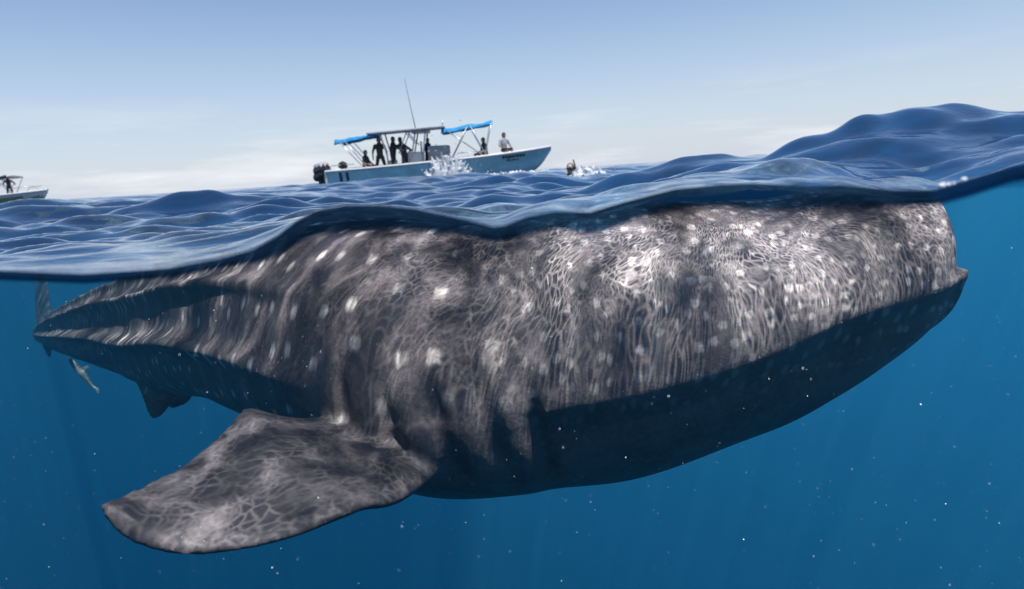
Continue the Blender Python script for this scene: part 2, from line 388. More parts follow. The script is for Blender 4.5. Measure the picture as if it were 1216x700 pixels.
def fin(Lp, Tp, thick, nu=46, nv=26, taper=.75, te=.12):
    """Lp, Tp: leading / trailing edge points (with span parameter first)"""
    uu = np.linspace(0, 1, nu)
    Lc = np.stack([sm_interp(uu, [p[0] for p in Lp], [p[1][i] for p in Lp]) for i in range(3)], -1)
    Tc = np.stack([sm_interp(uu, [p[0] for p in Tp], [p[1][i] for p in Tp]) for i in range(3)], -1)
    ch = Tc - Lc; sp = np.gradient((Lc + Tc) / 2, axis=0)
    nrm = np.cross(ch, sp); nrm = nrm.mean(0); nrm /= np.linalg.norm(nrm)
    v = np.linspace(0, 1, nv); prof = 1.9 * np.sqrt(v) * (1 - v) ** .8 + te
    out = []
    for sgn, rangev in ((1, range(nv)), (-1, range(nv - 1, -1, -1))):
        for q in rangev:
            t = thick * prof[q] * (1 - taper * uu)
            out.append(Lc + ch * v[q] + sgn * nrm * t[:, None] * .5)
    P_ = np.stack(out, 1)
    me_ = grid_mesh('f', P_, closed_v=True)
    b_ = bmesh.new(); b_.from_mesh(me_); b_.verts.ensure_lookup_table(); n2 = P_.shape[1]
    b_.faces.new([b_.verts[j] for j in range(n2)]); b_.faces.new([b_.verts[(nu - 1) * n2 + j] for j in range(n2)][::-1])
    b_.to_mesh(me_); b_.free(); return me_
A = lambda *p: tuple(at(*p))
pect = fin([(0, A(540, 545, 2.75)), (.12, A(487, 588, 2.33)), (.3, A(430, 605, 2.10)), (.45, A(375, 628, 1.97)), (.65, A(285, 652, 1.86)), (.85, A(190, 653, 1.83)), (.95, A(145, 634, 1.86)), (1, A(126, 614, 1.89))],
           [(0, A(470, 480, 2.95)), (.12, A(400, 495, 2.75)), (.27, A(335, 496, 2.62)), (.37, A(296, 486, 2.57)), (.42, A(288, 488, 2.53)), (.50, A(268, 510, 2.45)), (.65, A(228, 545, 2.28)), (.85, A(165, 580, 2.05)), (.95, A(132, 594, 1.94)), (1, A(119, 600, 1.91))], .12, 70, 34, .62, .17)
pelv = fin([(0, A(225, 440, 5.0)), (.4, A(203, 478, 4.8)), (.8, A(190, 494, 4.75)), (1, A(184, 497, 4.75))],
           [(0, A(150, 430, 5.5)), (.4, A(168, 470, 5.1)), (.8, A(176, 492, 4.85)), (1, A(180, 497, 4.8))], .08)
pelv2 = fin([(0, A(235, 440, 5.6)), (.5, A(225, 475, 5.6)), (1, A(205, 486, 5.6))], [(0, A(190, 430, 5.9)), (.5, A(195, 470, 5.8)), (1, A(200, 485, 5.6))], .08)
dors = fin([(0, A(265, 335, 4.6)), (.6, A(225, 300, 5.0)), (1, A(200, 284, 5.2))],
           [(0, A(200, 350, 5.4)), (.6, A(184, 310, 5.6)), (1, A(184, 290, 5.5))], .12)
tail = fin([(0, A(76, 395, 9.6)), (.3, A(62, 378, 13.5)), (.7, A(56, 335, 17.)), (1, A(50, 285, 19.))],
           [(0, A(56, 403, 11.5)), (.3, A(45, 392, 15.)), (.7, A(42, 345, 18.)), (1, A(45, 285, 19.5))], .14, taper=.6)
tail2 = fin([(0, A(68, 392, 10.5)), (.5, A(62, 410, 12.)), (1, A(60, 424, 13.))], [(0, A(52, 395, 12.)), (.5, A(50, 408, 12.6)), (1, A(57, 424, 13.2))], .12)
sk = remesh([body, pect, pelv, pelv2, dors, tail, tail2], 'whale_shark', .0145, 3, .5)
kd = kdtree.KDTree(NS * NTH)
flat = PB.reshape(-1, 3); fuv = UV.reshape(-1, 2)
for i in range(0, NS * NTH): kd.insert(flat[i], i)
kd.balance()
nv_ = len(sk.vertices); co = np.zeros(nv_ * 3, np.float32); sk.vertices.foreach_get('co', co); co = co.reshape(-1, 3)
uvv = np.zeros((nv_, 3), np.float32)
for i in range(nv_):
    near4 = kd.find_n(co[i], 4); c, idx, d = near4[0]
    if d > .06: uvv[i] = (co[i][0] * 1.0 + 20, co[i][1] * 1.0, 1)      # on a fin: plain plan coordinates
    else:
        ws = 0.0; a0 = 0.0; a1 = 0.0; ref = fuv[idx][1]
        for _, q, dq in near4:
            if abs(fuv[q][1] - ref) > .5: continue
            wq = 1 / (dq * dq + 1e-5); ws += wq; a0 += wq * fuv[q][0]; a1 += wq * fuv[q][1]
        uvv[i] = (a0 / ws, a1 / ws, 0)
at_ = sk.attributes.new('skin_map', 'FLOAT_VECTOR', 'POINT'); at_.data.foreach_set('vector', uvv.reshape(-1))
k = NT('whale_shark_skin'); av = k.n('Attribute', attribute_name='skin_map').outputs['Vector']
ob = k.n('TexCoord').outputs['Object']
sp_ = k.n('SeparateXYZ', {0: av}); s_ = sp_.outputs['X']; arc = sp_.outputs['Y']
n1 = k.n('TexNoise', {'Vector': ob, 'Scale': 3.0, 'Detail': 6.0, 'Roughness': .65}).outputs['Fac']
n2 = k.n('TexNoise', {'Vector': ob, 'Scale': 40.0, 'Detail': 6.0, 'Roughness': .7}).outputs['Fac']
base = k.mix(k.rng(n1, .3, .7), (.036, .031, .037, 1), (.108, .096, .101, 1))
base = k.mix(k.rng(n2, .45, .75, 0, .5), base, (.15, .14, .142, 1))
# pale spots in rows, large on the flank and small on the head
flatv = k.n('VectorMath', {0: av, 1: (1.15, .78, 0)}, operation='MULTIPLY').outputs[0]
def spots(scale, r0, r1, rand):
    v = k.n('TexVoronoi', {'Vector': flatv, 'Scale': scale, 'Randomness': rand}, feature='F1', voronoi_dimensions='2D').outputs['Distance']
    return k.rng(v, r1, r0, 0, 1, True)
big_s = k.math('MULTIPLY', spots(5.8, .03, .20, .45), .68); sm_s = spots(13.0, .10, .28, .8)
hd = k.rng(s_, 1.6, 2.1, 1, 0)
mask = k.n('Mix', {0: hd, 2: big_s, 3: k.math('MULTIPLY', sm_s, .30)}, data_type='FLOAT').outputs[0]
stripe = k.math('POWER', k.math('ABSOLUTE', k.math('SINE', k.math('MULTIPLY', s_, 11.0))), 14.0)
mask = k.math('MAXIMUM', mask, k.math('MULTIPLY', stripe, .07))
belly = k.rng(k.math('ABSOLUTE', arc), .95, 1.25, 1, 0)
mask = k.math('MULTIPLY', mask, belly)
base = k.mix(k.math('MULTIPLY', sp_.outputs['Z'], .45), base, (.028, .029, .034, 1))
col = k.mix(mask, base, (.55, .52, .49, 1))
bmp = k.n('Bump', {'Height': n2, 'Strength': .35, 'Distance': .01}).outputs[0]
b = k.n('BsdfPrincipled', {'Base Color': col, 'Roughness': .55, 'Specular IOR Level': .25, 'Normal': bmp})
k.surf(b.outputs[0]); M_SHARK = k.mat
shark = mesh_obj('whale_shark', sk, M_SHARK)
tag(shark, 'huge spotted grey whale shark swimming just under the sea surface', 'whale shark')

# ------------------------------------------------------------------ small lives and specks in the water
def capsule(p, r0, q, r1, seg_=10, rings=4):
    p = Vector(p); q = Vector(q); d = (q - p); l = d.length or 1e-6; d = d / l
    a = d.orthogonal().normalized(); b_ = d.cross(a); pts = []
    for i in range(rings + 1):
        t = math.pi / 2 * (1 - i / rings); pts.append((-math.sin(t) * r0, math.cos(t) * r0))
    for i in range(rings + 1):
        t = math.pi / 2 * i / rings; pts.append((l + math.sin(t) * r1, math.cos(t) * r1))
    V_, F_ = [], []
    for h, r_ in pts:
        for j in range(seg_):
            an = 2 * math.pi * j / seg_; V_.append(tuple(p + d * h + (a * math.cos(an) + b_ * math.sin(an)) * max(r_, 1e-4)))
    n = len(pts)
    for i in range(n - 1):
        for j in range(seg_):
            F_.append((i * seg_ + j, i * seg_ + (j + 1) % seg_, (i + 1) * seg_ + (j + 1) % seg_, (i + 1) * seg_ + j))
    F_.append(tuple(range(seg_))[::-1]); F_.append(tuple((n - 1) * seg_ + j for j in range(seg_)))
    return pymesh('c', V_, F_)
M_FISH = paint('fish_skin', (.13, .14, .14), .5, .2, 20)
fp = [(84, 428, 11.6), (92, 438, 11.55), (100, 447, 11.5), (112, 461, 11.45)]; fr_ = [.035, .06, .052, .016]
parts = [capsule(at(*fp[i]), fr_[i], at(*fp[i + 1]), fr_[i + 1]) for i in range(3)]
parts.append(fin([(0, A(110, 458, 11.46)), (1, A(119, 462, 11.45))], [(0, A(113, 462, 11.45)), (1, A(116, 470, 11.45))], .03, 10, 8))
parts.append(fin([(0, A(92, 438, 11.55)), (1, A(104, 434, 11.5))], [(0, A(97, 444, 11.53)), (1, A(108, 438, 11.5))], .03, 10, 8))
tag(mesh_obj('remora', remesh(parts, 'remora', .009, 2), M_FISH), 'small pale slender fish hanging below the tail of the whale shark', 'fish')

M_SPECK = paint('drifting_speck', (.75, .8, .8), .6, .05)
V_, F_ = [], []
for i in range(5600):
    D = rng.uniform(1.15, 5.5) if i > 500 else rng.uniform(.98, 1.6)
    px = rng.uniform(-120, 1340); py = rng.uniform(230, 760)
    p = at(px, py, D)
    if p.z > -.05 or p.y < D0 + .02: continue
    r_ = rng.lognormal(math.log(.00038), .7) * (.55 + .25 * D)
    b0 = len(V_); ax = rng.uniform(.6, 1.4, 3)
    for q in ((1, 0, 0), (-1, 0, 0), (0, 1, 0), (0, -1, 0), (0, 0, 1), (0, 0, -1)):
        V_.append((p.x + q[0] * r_ * ax[0], p.y + q[1] * r_ * ax[1], p.z + q[2] * r_ * ax[2]))
    for q in ((0, 2, 4), (2, 1, 4), (1, 3, 4), (3, 0, 4), (2, 0, 5), (1, 2, 5), (3, 1, 5), (0, 3, 5)): F_.append(tuple(b0 + t for t in q))
sp = pymesh('plankton', V_, F_); smooth(sp)
tag(mesh_obj('plankton', sp, M_SPECK), 'tiny pale specks of plankton drifting through the water', 'plankton', kind='stuff')
# ------------------------------------------------------------------ boats, people, splash
M_HULL = paint('turquoise_hull_paint', (.36, .66, .74), .5, .12, 1.5, spec=.3)
M_GUN = paint('white_gelcoat', (.78, .79, .78), .35, .05, 3)
M_KEEL = paint('dark_bottom_paint', (.03, .16, .28), .45, .1, 2)
M_CANVAS = paint('blue_canvas', (.03, .30, .62), .8, .2, 4, spec=.2, bump=.3)
M_ROOF = paint('grey_roof_panel', (.46, .48, .52), .6, .12, 4)
M_TUBE = paint('aluminium_tube', (.55, .56, .58), .35, .05, 20, metal=.8)
M_DARK = paint('black_rubber', (.012, .014, .018), .5, .2, 10)
M_COWL = paint('outboard_cowling', (.03, .035, .045), .25, .15, 5)
M_COWLTOP = paint('grey_cowling_lid', (.35, .37, .40), .3, .1, 5)
M_GREYBOX = paint('grey_console_cover', (.32, .33, .36), .8, .15, 6, bump=.3)
M_DECK = paint('deck_grip', (.6, .6, .58), .7, .1, 8)
M_LETTER = paint('navy_lettering', (.01, .03, .05), .5, .2, 20)
M_GREENHULL = paint('olive_hull_paint', (.20, .27, .16), .4, .15, 2)
M_INNER = paint('white_inner_side', (.66, .67, .66), .5, .06, 3)
M_GLASS = NT('tinted_screen'); _b = M_GLASS.n('BsdfPrincipled', {'Base Color': (.3, .36, .4, 1), 'Roughness': .05, 'Transmission Weight': .8}); M_GLASS.surf(_b.outputs[0]); M_GLASS = M_GLASS.mat
M_SKIN = paint('tanned_skin', (.30, .16, .10), .55, .15, 12)
M_HAIR = paint('dark_hair', (.012, .010, .010), .6, .2, 40)
M_SUIT = paint('black_wetsuit', (.012, .013, .018), .6, .2, 12)
M_NAVY = paint('navy_shirt', (.015, .03, .07), .75, .2, 12)
M_PALE = paint('pale_grey_shirt', (.42, .43, .47), .8, .12, 12)
M_SHORT = paint('dark_shorts', (.03, .03, .04), .8, .2, 12)
M_WHITE = paint('white_shirt', (.62, .62, .64), .8, .1, 12)

def tube(name, pts, r, mat, parent, sides=8):
    """round bar through a list of points"""
    pts = [Vector(p) for p in pts]; V_, F_ = [], []
    for i, p in enumerate(pts):
        d = (pts[min(i + 1, len(pts) - 1)] - pts[max(i - 1, 0)]).normalized(); a = d.orthogonal().normalized(); b_ = d.cross(a)
        rr = r[i] if isinstance(r, (list, tuple)) else r
        for j in range(sides):
            an = 2 * math.pi * j / sides; V_.append(tuple(p + (a * math.cos(an) + b_ * math.sin(an)) * rr))
    for i in range(len(pts) - 1):
        for j in range(sides): F_.append((i * sides + j, i * sides + (j + 1) % sides, (i + 1) * sides + (j + 1) % sides, (i + 1) * sides + j))
    F_.append(tuple(range(sides))[::-1]); F_.append(tuple((len(pts) - 1) * sides + j for j in range(sides)))
    me_ = pymesh(name, V_, F_); smooth(me_); return mesh_obj(name, me_, mat, parent)
def rbox(name, a, b, mat, parent, bev=.04, taper=None):
    bm_ = bmesh.new(); bx(bm_, a, b)
    if taper:
        for v in bm_.verts:
            if v.co.z > (a[2] + b[2]) / 2:
                v.co.x = (v.co.x - (a[0] + b[0]) / 2) * taper + (a[0] + b[0]) / 2; v.co.y *= taper
    bmesh.ops.recalc_face_normals(bm_, faces=bm_.faces)
    bmesh.ops.bevel(bm_, geom=bm_.edges[:], offset=bev, segments=3, affect='EDGES', profile=.6)
    me_ = bpy.data.meshes.new(name); bm_.to_mesh(me_); bm_.free(); smooth(me_); return mesh_obj(name, me_, mat, parent)

HX = [0, 1.5, 3, 4.5, 6, 7.2, 8.3, 9.2, 9.9, 10.4]
HS = [1.22, 1.3, 1.34, 1.35, 1.32, 1.22, 1.02, .72, .36, .03]        # half beam at the sheer
HZ = [.74, .79, .85, .92, 1.0, 1.07, 1.15, 1.23, 1.30, 1.36]         # sheer height
CB = [1.12, 1.16, 1.18, 1.16, 1.05, .86, .58, .30, .10, .015]        # half beam at the chine
CZ = [.08, .08, .08, .10, .14, .20, .30, .46, .74, 1.22]
KZ = [-.30, -.32, -.33, -.33, -.32, -.28, -.18, .06, .50, 1.16]
def hull_y(x, z):
    cz = float(sm_interp(np.array([x]), HX, CZ)[0]); hz = float(sm_interp(np.array([x]), HX, HZ)[0]) - .06
    cb = float(sm_interp(np.array([x]), HX, CB)[0]); hs = float(sm_interp(np.array([x]), HX, HS)[0])
    t = max(0, min(1, (z - cz) / (hz - cz))); return cb + (hs - cb) * t ** (1.0 + .8 * max(0, (x - 6) / 4.4))
def make_hull(root, m_side, m_gun, m_keel, zk=.11):
    xs = np.linspace(0, 10.4, 60)
    g = lambda tab: sm_interp(xs, HX, tab)
    hs, hz, cb, cz, kz = map(g, (HS, HZ, CB, CZ, KZ)); hs = np.maximum(hs, .015); cb = np.maximum(cb, .008)
    sec = []
    for i, x in enumerate(xs):
        row = [(x, 0, kz[i]), (x, cb[i] * .55, kz[i] + (cz[i] - kz[i]) * .5), (x, cb[i], cz[i])]
        for t in (.25, .5, .75): 
            fl = cb[i] + (hs[i] - cb[i]) * (t ** (1.0 + .8 * max(0, (x - 6) / 4.4)))
            row.append((x, fl, cz[i] + (hz[i] - .06 - cz[i]) * t))
        row += [(x, hs[i], hz[i] - .06)]
        sec.append(row)
    sec = np.array(sec)                       # (60, 7, 3)
    other = sec[:, :0:-1].copy(); other[:, :, 1] *= -1
    full = np.concatenate([other, sec], 1)    # starboard sheer -> keel -> port sheer
    me_ = grid_mesh('hull', full)
    bm_ = bmesh.new(); bm_.from_mesh(me_); bm_.verts.ensure_lookup_table(); nc = full.shape[1]
    bm_.faces.new([bm_.verts[j] for j in range(nc)])
    bmesh.ops.recalc_face_normals(bm_, faces=bm_.faces); bm_.to_mesh(me_); bm_.free(); smooth(me_)
    hull = mesh_obj('hull', me_, [m_side, m_keel], root)
    idx = [1 if (p.center.z < zk and p.center.x > .01) else 0 for p in me_.polygons]
    me_.polygons.foreach_set('material_index', idx)
    # gunwale: a rounded cap along each side, and the inner skin
    for sgn in (-1, 1):
        sect = []
        for i, x in enumerate(xs):
            y = hs[i]; w_ = min(.16, y * .9)
            sect.append([(x + .0, sgn * (y + .035), hz[i] - .075), (x, sgn * (y + .045), hz[i] - .02), (x, sgn * (y + .01), hz[i] + .02),
                         (x, sgn * (y - w_), hz[i] + .015), (x, sgn * (y - w_), hz[i] - .08)])
        me_ = grid_mesh('gunwale', np.array(sect), closed_v=True); smooth(me_); mesh_obj('gunwale', me_, m_gun, hull)
        inn = np.array([[(x, sgn * max(hs[i] - .17, .005), hz[i] - .07), (x, sgn * max(min(hs[i] - .22, hull_y(x, max(.25, cz[i] + .05)) - .05), .004), max(.25, cz[i] + .05))] for i, x in enumerate(xs)])
        me_ = grid_mesh('inner_side', inn); smooth(me_); mesh_obj('inner_side', me_, M_INNER, hull)
    # decks
    dk = np.array([[(x, -max(hs[i] - .2, .004), max(.27, cz[i] + .07)), (x, max(hs[i] - .2, .004), max(.27, cz[i] + .07))] for i, x in enumerate(xs) if x < 7.3])
    me_ = grid_mesh('deck', dk); mesh_obj('deck', me_, M_DECK, root)
    fd = np.array([[(x, -max(hs[i] - .16, .004), hz[i] - .09), (x, max(hs[i] - .16, .004), hz[i] - .09)] for i, x in enumerate(xs) if x >= 7.1])
    me_ = grid_mesh('foredeck', fd); mesh_obj('foredeck', me_, m_gun, root)
    rbox('transom', (-.04, -1.2, .1), (.06, 1.2, .72), m_gun, root, .02)
    return hull
def canopy(name, corners, sag, thick, mat, root, drop=0.0):
    """cloth stretched between four corners (aft-left, fore-left, fore-right, aft-right), a scalloped valance along it"""
    a, b_, c, d = [Vector(p) for p in corners]; n = 18; Pt = np.zeros((n, n, 3))
    for i in range(n):
        for j in range(n):
            u_, v_ = i / (n - 1), j / (n - 1)
            p = (a * (1 - u_) + b_ * u_) * (1 - v_) + (d * (1 - u_) + c * u_) * v_
            h = sag * (4 * v_ * (1 - v_)) ** .6 * (.75 + .25 * math.cos(u_ * math.pi * 4))
            e = drop * max(0, 1 - min(v_, 1 - v_) * 9) * (1 - .75 * u_)
            p = p + Vector((0, 0, h - e + .015 * math.sin(u_ * 17 + v_ * 9)))
            Pt[i, j] = p
    bot = Pt - np.array([0, 0, thick]); me1 = grid_mesh(name, Pt)
    bm_ = bmesh.new(); bm_.from_mesh(me1)
    r_ = bmesh.ops.solidify(bm_, geom=bm_.faces[:], thickness=thick)
    bm_.to_mesh(me1); bm_.free(); smooth(me1); return mesh_obj(name, me1, mat, root)
def outboard(root, y):
    t = [capsule((-.48, y, .74), .24, (-.34, y, .82), .25, 14), capsule((-.55, y, .45), .20, (-.40, y, .58), .23, 14), capsule((-.30, y, .62), .20, (-.26, y, .78), .20, 14)]
    mo = mesh_obj('outboard_motor', remesh(t, 'outboard_motor', .03, 3), M_COWL, root)
    lid = mesh_obj('cowling_lid', remesh([capsule((-.52, y, .93), .15, (-.30, y, .98), .15, 14), capsule((-.45, y, .9), .19, (-.36, y, .93), .19, 14)], 'cowling_lid', .025, 3), M_COWLTOP, mo)
    lg = mesh_obj('motor_leg', remesh([capsule((-.42, y, .4), .12, (-.40, y, -.35), .07), capsule((-.62, y, -.40), .05, (-.22, y, -.40), .07)], 'motor_leg', .025, 2), M_COWL, mo)
    rbox('clamp_bracket', (-.28, y - .14, .30), (-.03, y + .14, .66), M_DARK, mo, .03)

def make_boat(name, mat, full=True):
    root = empty(name, mat)
    if full: make_hull(root, M_HULL, M_GUN, M_KEEL)
    else: make_hull(root, M_GUN, M_GUN, M_GREENHULL, .88)
    return root
# main boat: stern at the left, bow at the right, about 30 m away
BD = 30.0
st_w = at(393, 206, BD); bw_w = at(655, 179, BD)
yaw = R(3)
boat_m = Matrix.Translation((st_w.x, st_w.y, -.02)) @ Matrix.Rotation(yaw, 4, 'Z') @ Matrix.Rotation(R(.6), 4, 'Y') @ Matrix.Rotation(R(2), 4, 'X')
boat = make_boat('motorboat', boat_m)
tag(boat, 'turquoise open motorboat with blue canopies, grey hard top and people aboard', 'motorboat')
for y in (-.42, .42): outboard(boat, y)
# hard top on its frame
rf_ = rbox('hard_top', (-1.75, -1.05, -.05), (1.75, 1.05, .05), M_ROOF, boat, .04); rf_.location = (3.7, 0, 2.36); rf_.rotation_euler = (0, R(-2.6), 0)
for sgn in (-1, 1):
    tube('roof_post', [(2.9, sgn * .7, .27), (2.75, sgn * .8, 1.4), (2.55, sgn * .92, 2.27)], .035, M_TUBE, boat)
    tube('roof_post', [(3.6, sgn * .62, .27), (3.95, sgn * .72, 1.5), (4.15, sgn * .85, 2.36)], .035, M_TUBE, boat)
    tube('roof_post', [(4.35, sgn * .62, .27), (4.45, sgn * .72, 1.5), (4.6, sgn * .85, 2.36)], .035, M_TUBE, boat)
    tube('roof_brace', [(3.3, sgn * .68, 1.35), (3.75, sgn * .82, 2.32)], .025, M_TUBE, boat)
    tube('roof_brace', [(4.15, sgn * .75, 1.7), (3.6, sgn * .86, 2.36)], .025, M_TUBE, boat)
    tube('canopy_pole', [(1.85, sgn * 1.18, .84), (.95, sgn * 1.1, 2.05)], .022, M_TUBE, boat)
    tube('canopy_pole', [(1.7, sgn * 1.18, .84), (.70, sgn * 1.1, 2.02)], .022, M_TUBE, boat)
    tube('canopy_pole', [(5.5, sgn * 1.0, 2.3), (7.1, sgn * 1.15, 1.1)], .02, M_TUBE, boat)
    tube('canopy_pole', [(6.5, sgn * 1.0, 2.4), (5.7, sgn * 1.2, 1.02)], .02, M_TUBE, boat)
    tube('canopy_pole', [(6.6, sgn * 1.0, 2.45), (7.25, sgn * 1.12, 1.12)], .02, M_TUBE, boat)
    tube('canopy_pole', [(7.6, sgn * 1.0, 2.5), (7.25, sgn * 1.12, 1.12)], .02, M_TUBE, boat)
canopy('rear_canopy', [(.5, -1.1, 2.02), (2.1, -1.05, 2.20), (2.1, 1.05, 2.20), (.5, 1.1, 2.02)], .09, .03, M_CANVAS, boat, .16)
canopy('front_canopy', [(5.3, -1.0, 2.22), (7.65, -1.0, 2.48), (7.65, 1.0, 2.48), (5.3, 1.0, 2.22)], .16, .03, M_CANVAS, boat, .10)
canopy('canopy_roll', [(2.0, -1.02, 2.20), (2.25, -1.02, 2.23), (2.25, 1.02, 2.23), (2.0, 1.02, 2.20)], .05, .08, M_CANVAS, boat, .03)
tube('antenna', [(4.05, .6, 2.45), (3.9, .6, 3.4), (3.72, .6, 4.75)], [.022, .014, .007], M_DARK, boat)
rbox('radar_box', (3.9, -.4, 2.20), (4.75, .4, 2.34), M_GUN, boat, .04)
tube('mast_light', [(5.35, 0, 2.46), (5.35, 0, 2.72)], .03, M_TUBE, boat)
con = rbox('console', (3.55, -.5, .27), (4.4, .5, 1.38), M_GUN, boat, .08, .92)
rbox('windscreen', (4.28, -.45, 1.36), (4.33, .45, 1.85), M_GLASS, con, .02)
rbox('leaning_seat', (2.7, -.5, .27), (3.1, .5, 1.05), M_GUN, boat, .07)
rbox('covered_chest', (4.62, -.75, .27), (5.62, .65, 1.62), M_GREYBOX, boat, .1)
tube('steering_wheel', [(3.45 + .05 * math.sin(a), .18 * math.cos(a), 1.3 + .18 * math.sin(a)) for a in np.linspace(0, 6.28, 15)], .018, M_DARK, con)
tube('grab_rail', [(5.9, -1.28, 1.02), (6.0, -1.3, 1.22), (7.3, -1.18, 1.28), (7.4, -1.18, 1.1)], .018, M_TUBE, boat)
tube('grab_rail', [(.2, -1.2, .78), (.3, -1.22, .95), (1.3, -1.25, .98), (1.4, -1.25, .82)], .018, M_TUBE, boat)
def decal(name, x0_, x1_, z0, z1, parent, slant=0.0, mat=None):
    nx_, nz_ = 4, 4; Pd = np.zeros((nx_, nz_, 3))
    for i in range(nx_):
        for j in range(nz_):
            z = z0 + (z1 - z0) * j / (nz_ - 1); x = x0_ + (x1_ - x0_) * i / (nx_ - 1) + slant * j / (nz_ - 1); Pd[i, j] = (x, -hull_y(x, z) - .012, z)
    return mesh_obj(name, grid_mesh(name, Pd), mat or M_LETTER, parent)
for x in (.62, .92): decal('stern_mark', x, x + .13, .22, .64, boat, -.02)
# name on the bow: two rows of dark letters too small to read
lx = 8.0
for i, wl in enumerate((.12, .10, .13, .11, .06, .12, .13, .10)):
    decal('bow_letter', lx, lx + wl, .88 + .008 * i, 1.0 + .008 * i, boat, .02); lx += wl + .03
lx = 8.2
for i, wl in enumerate((.07, .09, .06, .08, .07)):
    decal('bow_letter', lx, lx + wl, .75 + .008 * i, .81 + .008 * i, boat, .015); lx += wl + .05

def person(mat, pose, top, legs, label, group=None, hair=M_HAIR, scale=1.0):
    """joints of one figure -> one continuous body; clothing by zone. x forward along the boat, z up"""
    J = {k_: Vector(v_) for k_, v_ in pose.items()}
    B = [('pel', .135, 'chest', .155, 1), ('chest', .155, 'neck0', .12, 1), ('neck0', .06, 'head0', .058, 0), ('head0', .085, 'head1', .10, 0),
         ('shl', .07, 'ell', .048, 1), ('ell', .045, 'wrl', .032, 0), ('wrl', .034, 'hal', .030, 0),
         ('shr', .07, 'elr', .048, 1), ('elr', .045, 'wrr', .032, 0), ('wrr', .034, 'har', .030, 0),
         ('shl', .075, 'shr', .075, 1),
         ('hil', .095, 'knl', .065, 2), ('knl', .062, 'anl', .042, 3), ('anl', .045, 'tol', .035, 3),
         ('hir', .095, 'knr', .065, 2), ('knr', .062, 'anr', .042, 3), ('anr', .045, 'tor', .035, 3)]
    parts = [capsule(J[a], ra, J[b_], rb_) for a, ra, b_, rb_, _ in B]
    hc = (J['head0'] + J['head1']) / 2; fw = J['face'] if 'face' in J else Vector((1, 0, 0))
    parts.append(capsule(hc + fw * .085, .022, hc + fw * .115 - Vector((0, 0, .02)), .018))
    for sgn in (-1, 1):                                                   # ears
        sd = fw.cross(Vector((0, 0, 1))).normalized() * sgn; parts.append(capsule(hc + sd * .09, .022, hc + sd * .10 + Vector((0, 0, .03)), .02))
    me_ = remesh(parts, 'person', .022, 2)
    o = mesh_obj('person', me_, [M_SKIN, top, legs, hair])
    mi_ = []
    for p in me_.polygons:
        c = p.center; best = (9, 0)
        for a, ra, b_, rb_, zone in B:
            ab = J[b_] - J[a]; t = max(0, min(1, (c - J[a]).dot(ab) / max(ab.length_squared, 1e-9))); d = (c - J[a] - ab * t).length - (ra + (rb_ - ra) * t)
            if d < best[0]: best = (d, zone)
        z = best[1]
        if z == 0 and (c - hc).length < .22 and ((c - hc).dot(fw) < .02 and c.z > hc.z - .06 or c.z > J['head1'].z + .02): mi_.append(3)
        elif z == 0: mi_.append(0)
        elif z == 1: mi_.append(1)
        elif z == 2: mi_.append(2)
        else: mi_.append(2 if legs is M_SUIT else 0)
    me_.polygons.foreach_set('material_index', mi_)
    o.matrix_world = mat @ Matrix.Scale(scale, 4)
    tag(o, label, 'person', group); return o
def stand(lean=0.0, arms='down', face=(1, 0, 0), spread=.13, twist=0.0):
    p = dict(pel=(0, 0, .98), chest=(lean * .5, 0, 1.26), neck0=(lean * .8, 0, 1.43), head0=(lean, 0, 1.57), head1=(lean * 1.05, 0, 1.67),
             shl=(lean * .75, .19, 1.40), shr=(lean * .75, -.19, 1.40), hil=(0, .09, .92), hir=(0, -.09, .92), knl=(.03, .09 + spread * .3, .50), knr=(.03, -.09 - spread * .3, .50),
             anl=(0, .09 + spread * .6, .08), anr=(0, -.09 - spread * .6, .08), tol=(.17, .1 + spread * .7, .04), tor=(.17, -.1 - spread * .7, .04), face=face)
    if arms == 'down': p.update(ell=(lean * .7, .30, 1.13), wrl=(lean + .05, .31, .88), hal=(lean + .07, .30, .80), elr=(lean * .7, -.30, 1.13), wrr=(lean + .05, -.31, .88), har=(lean + .07, -.30, .80))
    if arms == 'hips': p.update(ell=(-.10, .38, 1.16), wrl=(.05, .20, 1.0), hal=(.08, .14, 1.0), elr=(-.12, -.38, 1.16), wrr=(.05, -.20, 1.0), har=(.08, -.14, 1.0))
    if arms == 'reach': p.update(ell=(lean + .25, .24, 1.27), wrl=(lean + .50, .20, 1.20), hal=(lean + .57, .19, 1.19), elr=(lean + .22, -.26, 1.25), wrr=(lean + .46, -.24, 1.16), har=(lean + .53, -.23, 1.15))
    return p
def sit(lean=.05, face=(1, 0, 0), knee=.45):
    return dict(pel=(0, 0, .12), chest=(lean * .5, 0, .40), neck0=(lean * .8, 0, .57), head0=(lean, 0, .71), head1=(lean * 1.1, 0, .81), shl=(lean * .75, .19, .54), shr=(lean * .75, -.19, .54),
                hil=(.02, .09, .10), hir=(.02, -.09, .10), knl=(knee, .14, .14), knr=(knee, -.14, .14), anl=(knee + .05, .14, -.30), anr=(knee + .05, -.14, -.30), tol=(knee + .22, .15, -.34), tor=(knee + .22, -.15, -.34),
                ell=(.08, .30, .30), wrl=(.28, .22, .22), hal=(.35, .20, .20), elr=(.08, -.30, .30), wrr=(.28, -.22, .22), har=(.35, -.20, .20), face=face)
def on_boat(x, y, z, rot=0.0, b_=None): return (b_ or boat_m) @ Matrix.Translation((x, y, z)) @ Matrix.Rotation(rot, 4, 'Z')
G = 'people aboard the turquoise motorboat'
person(on_boat(2.42, -.55, .27, R(-80)), stand(0, 'down', spread=.3), M_SUIT, M_SUIT, 'person in black wetsuit standing with arms down under the hard top edge', G, scale=1.05)
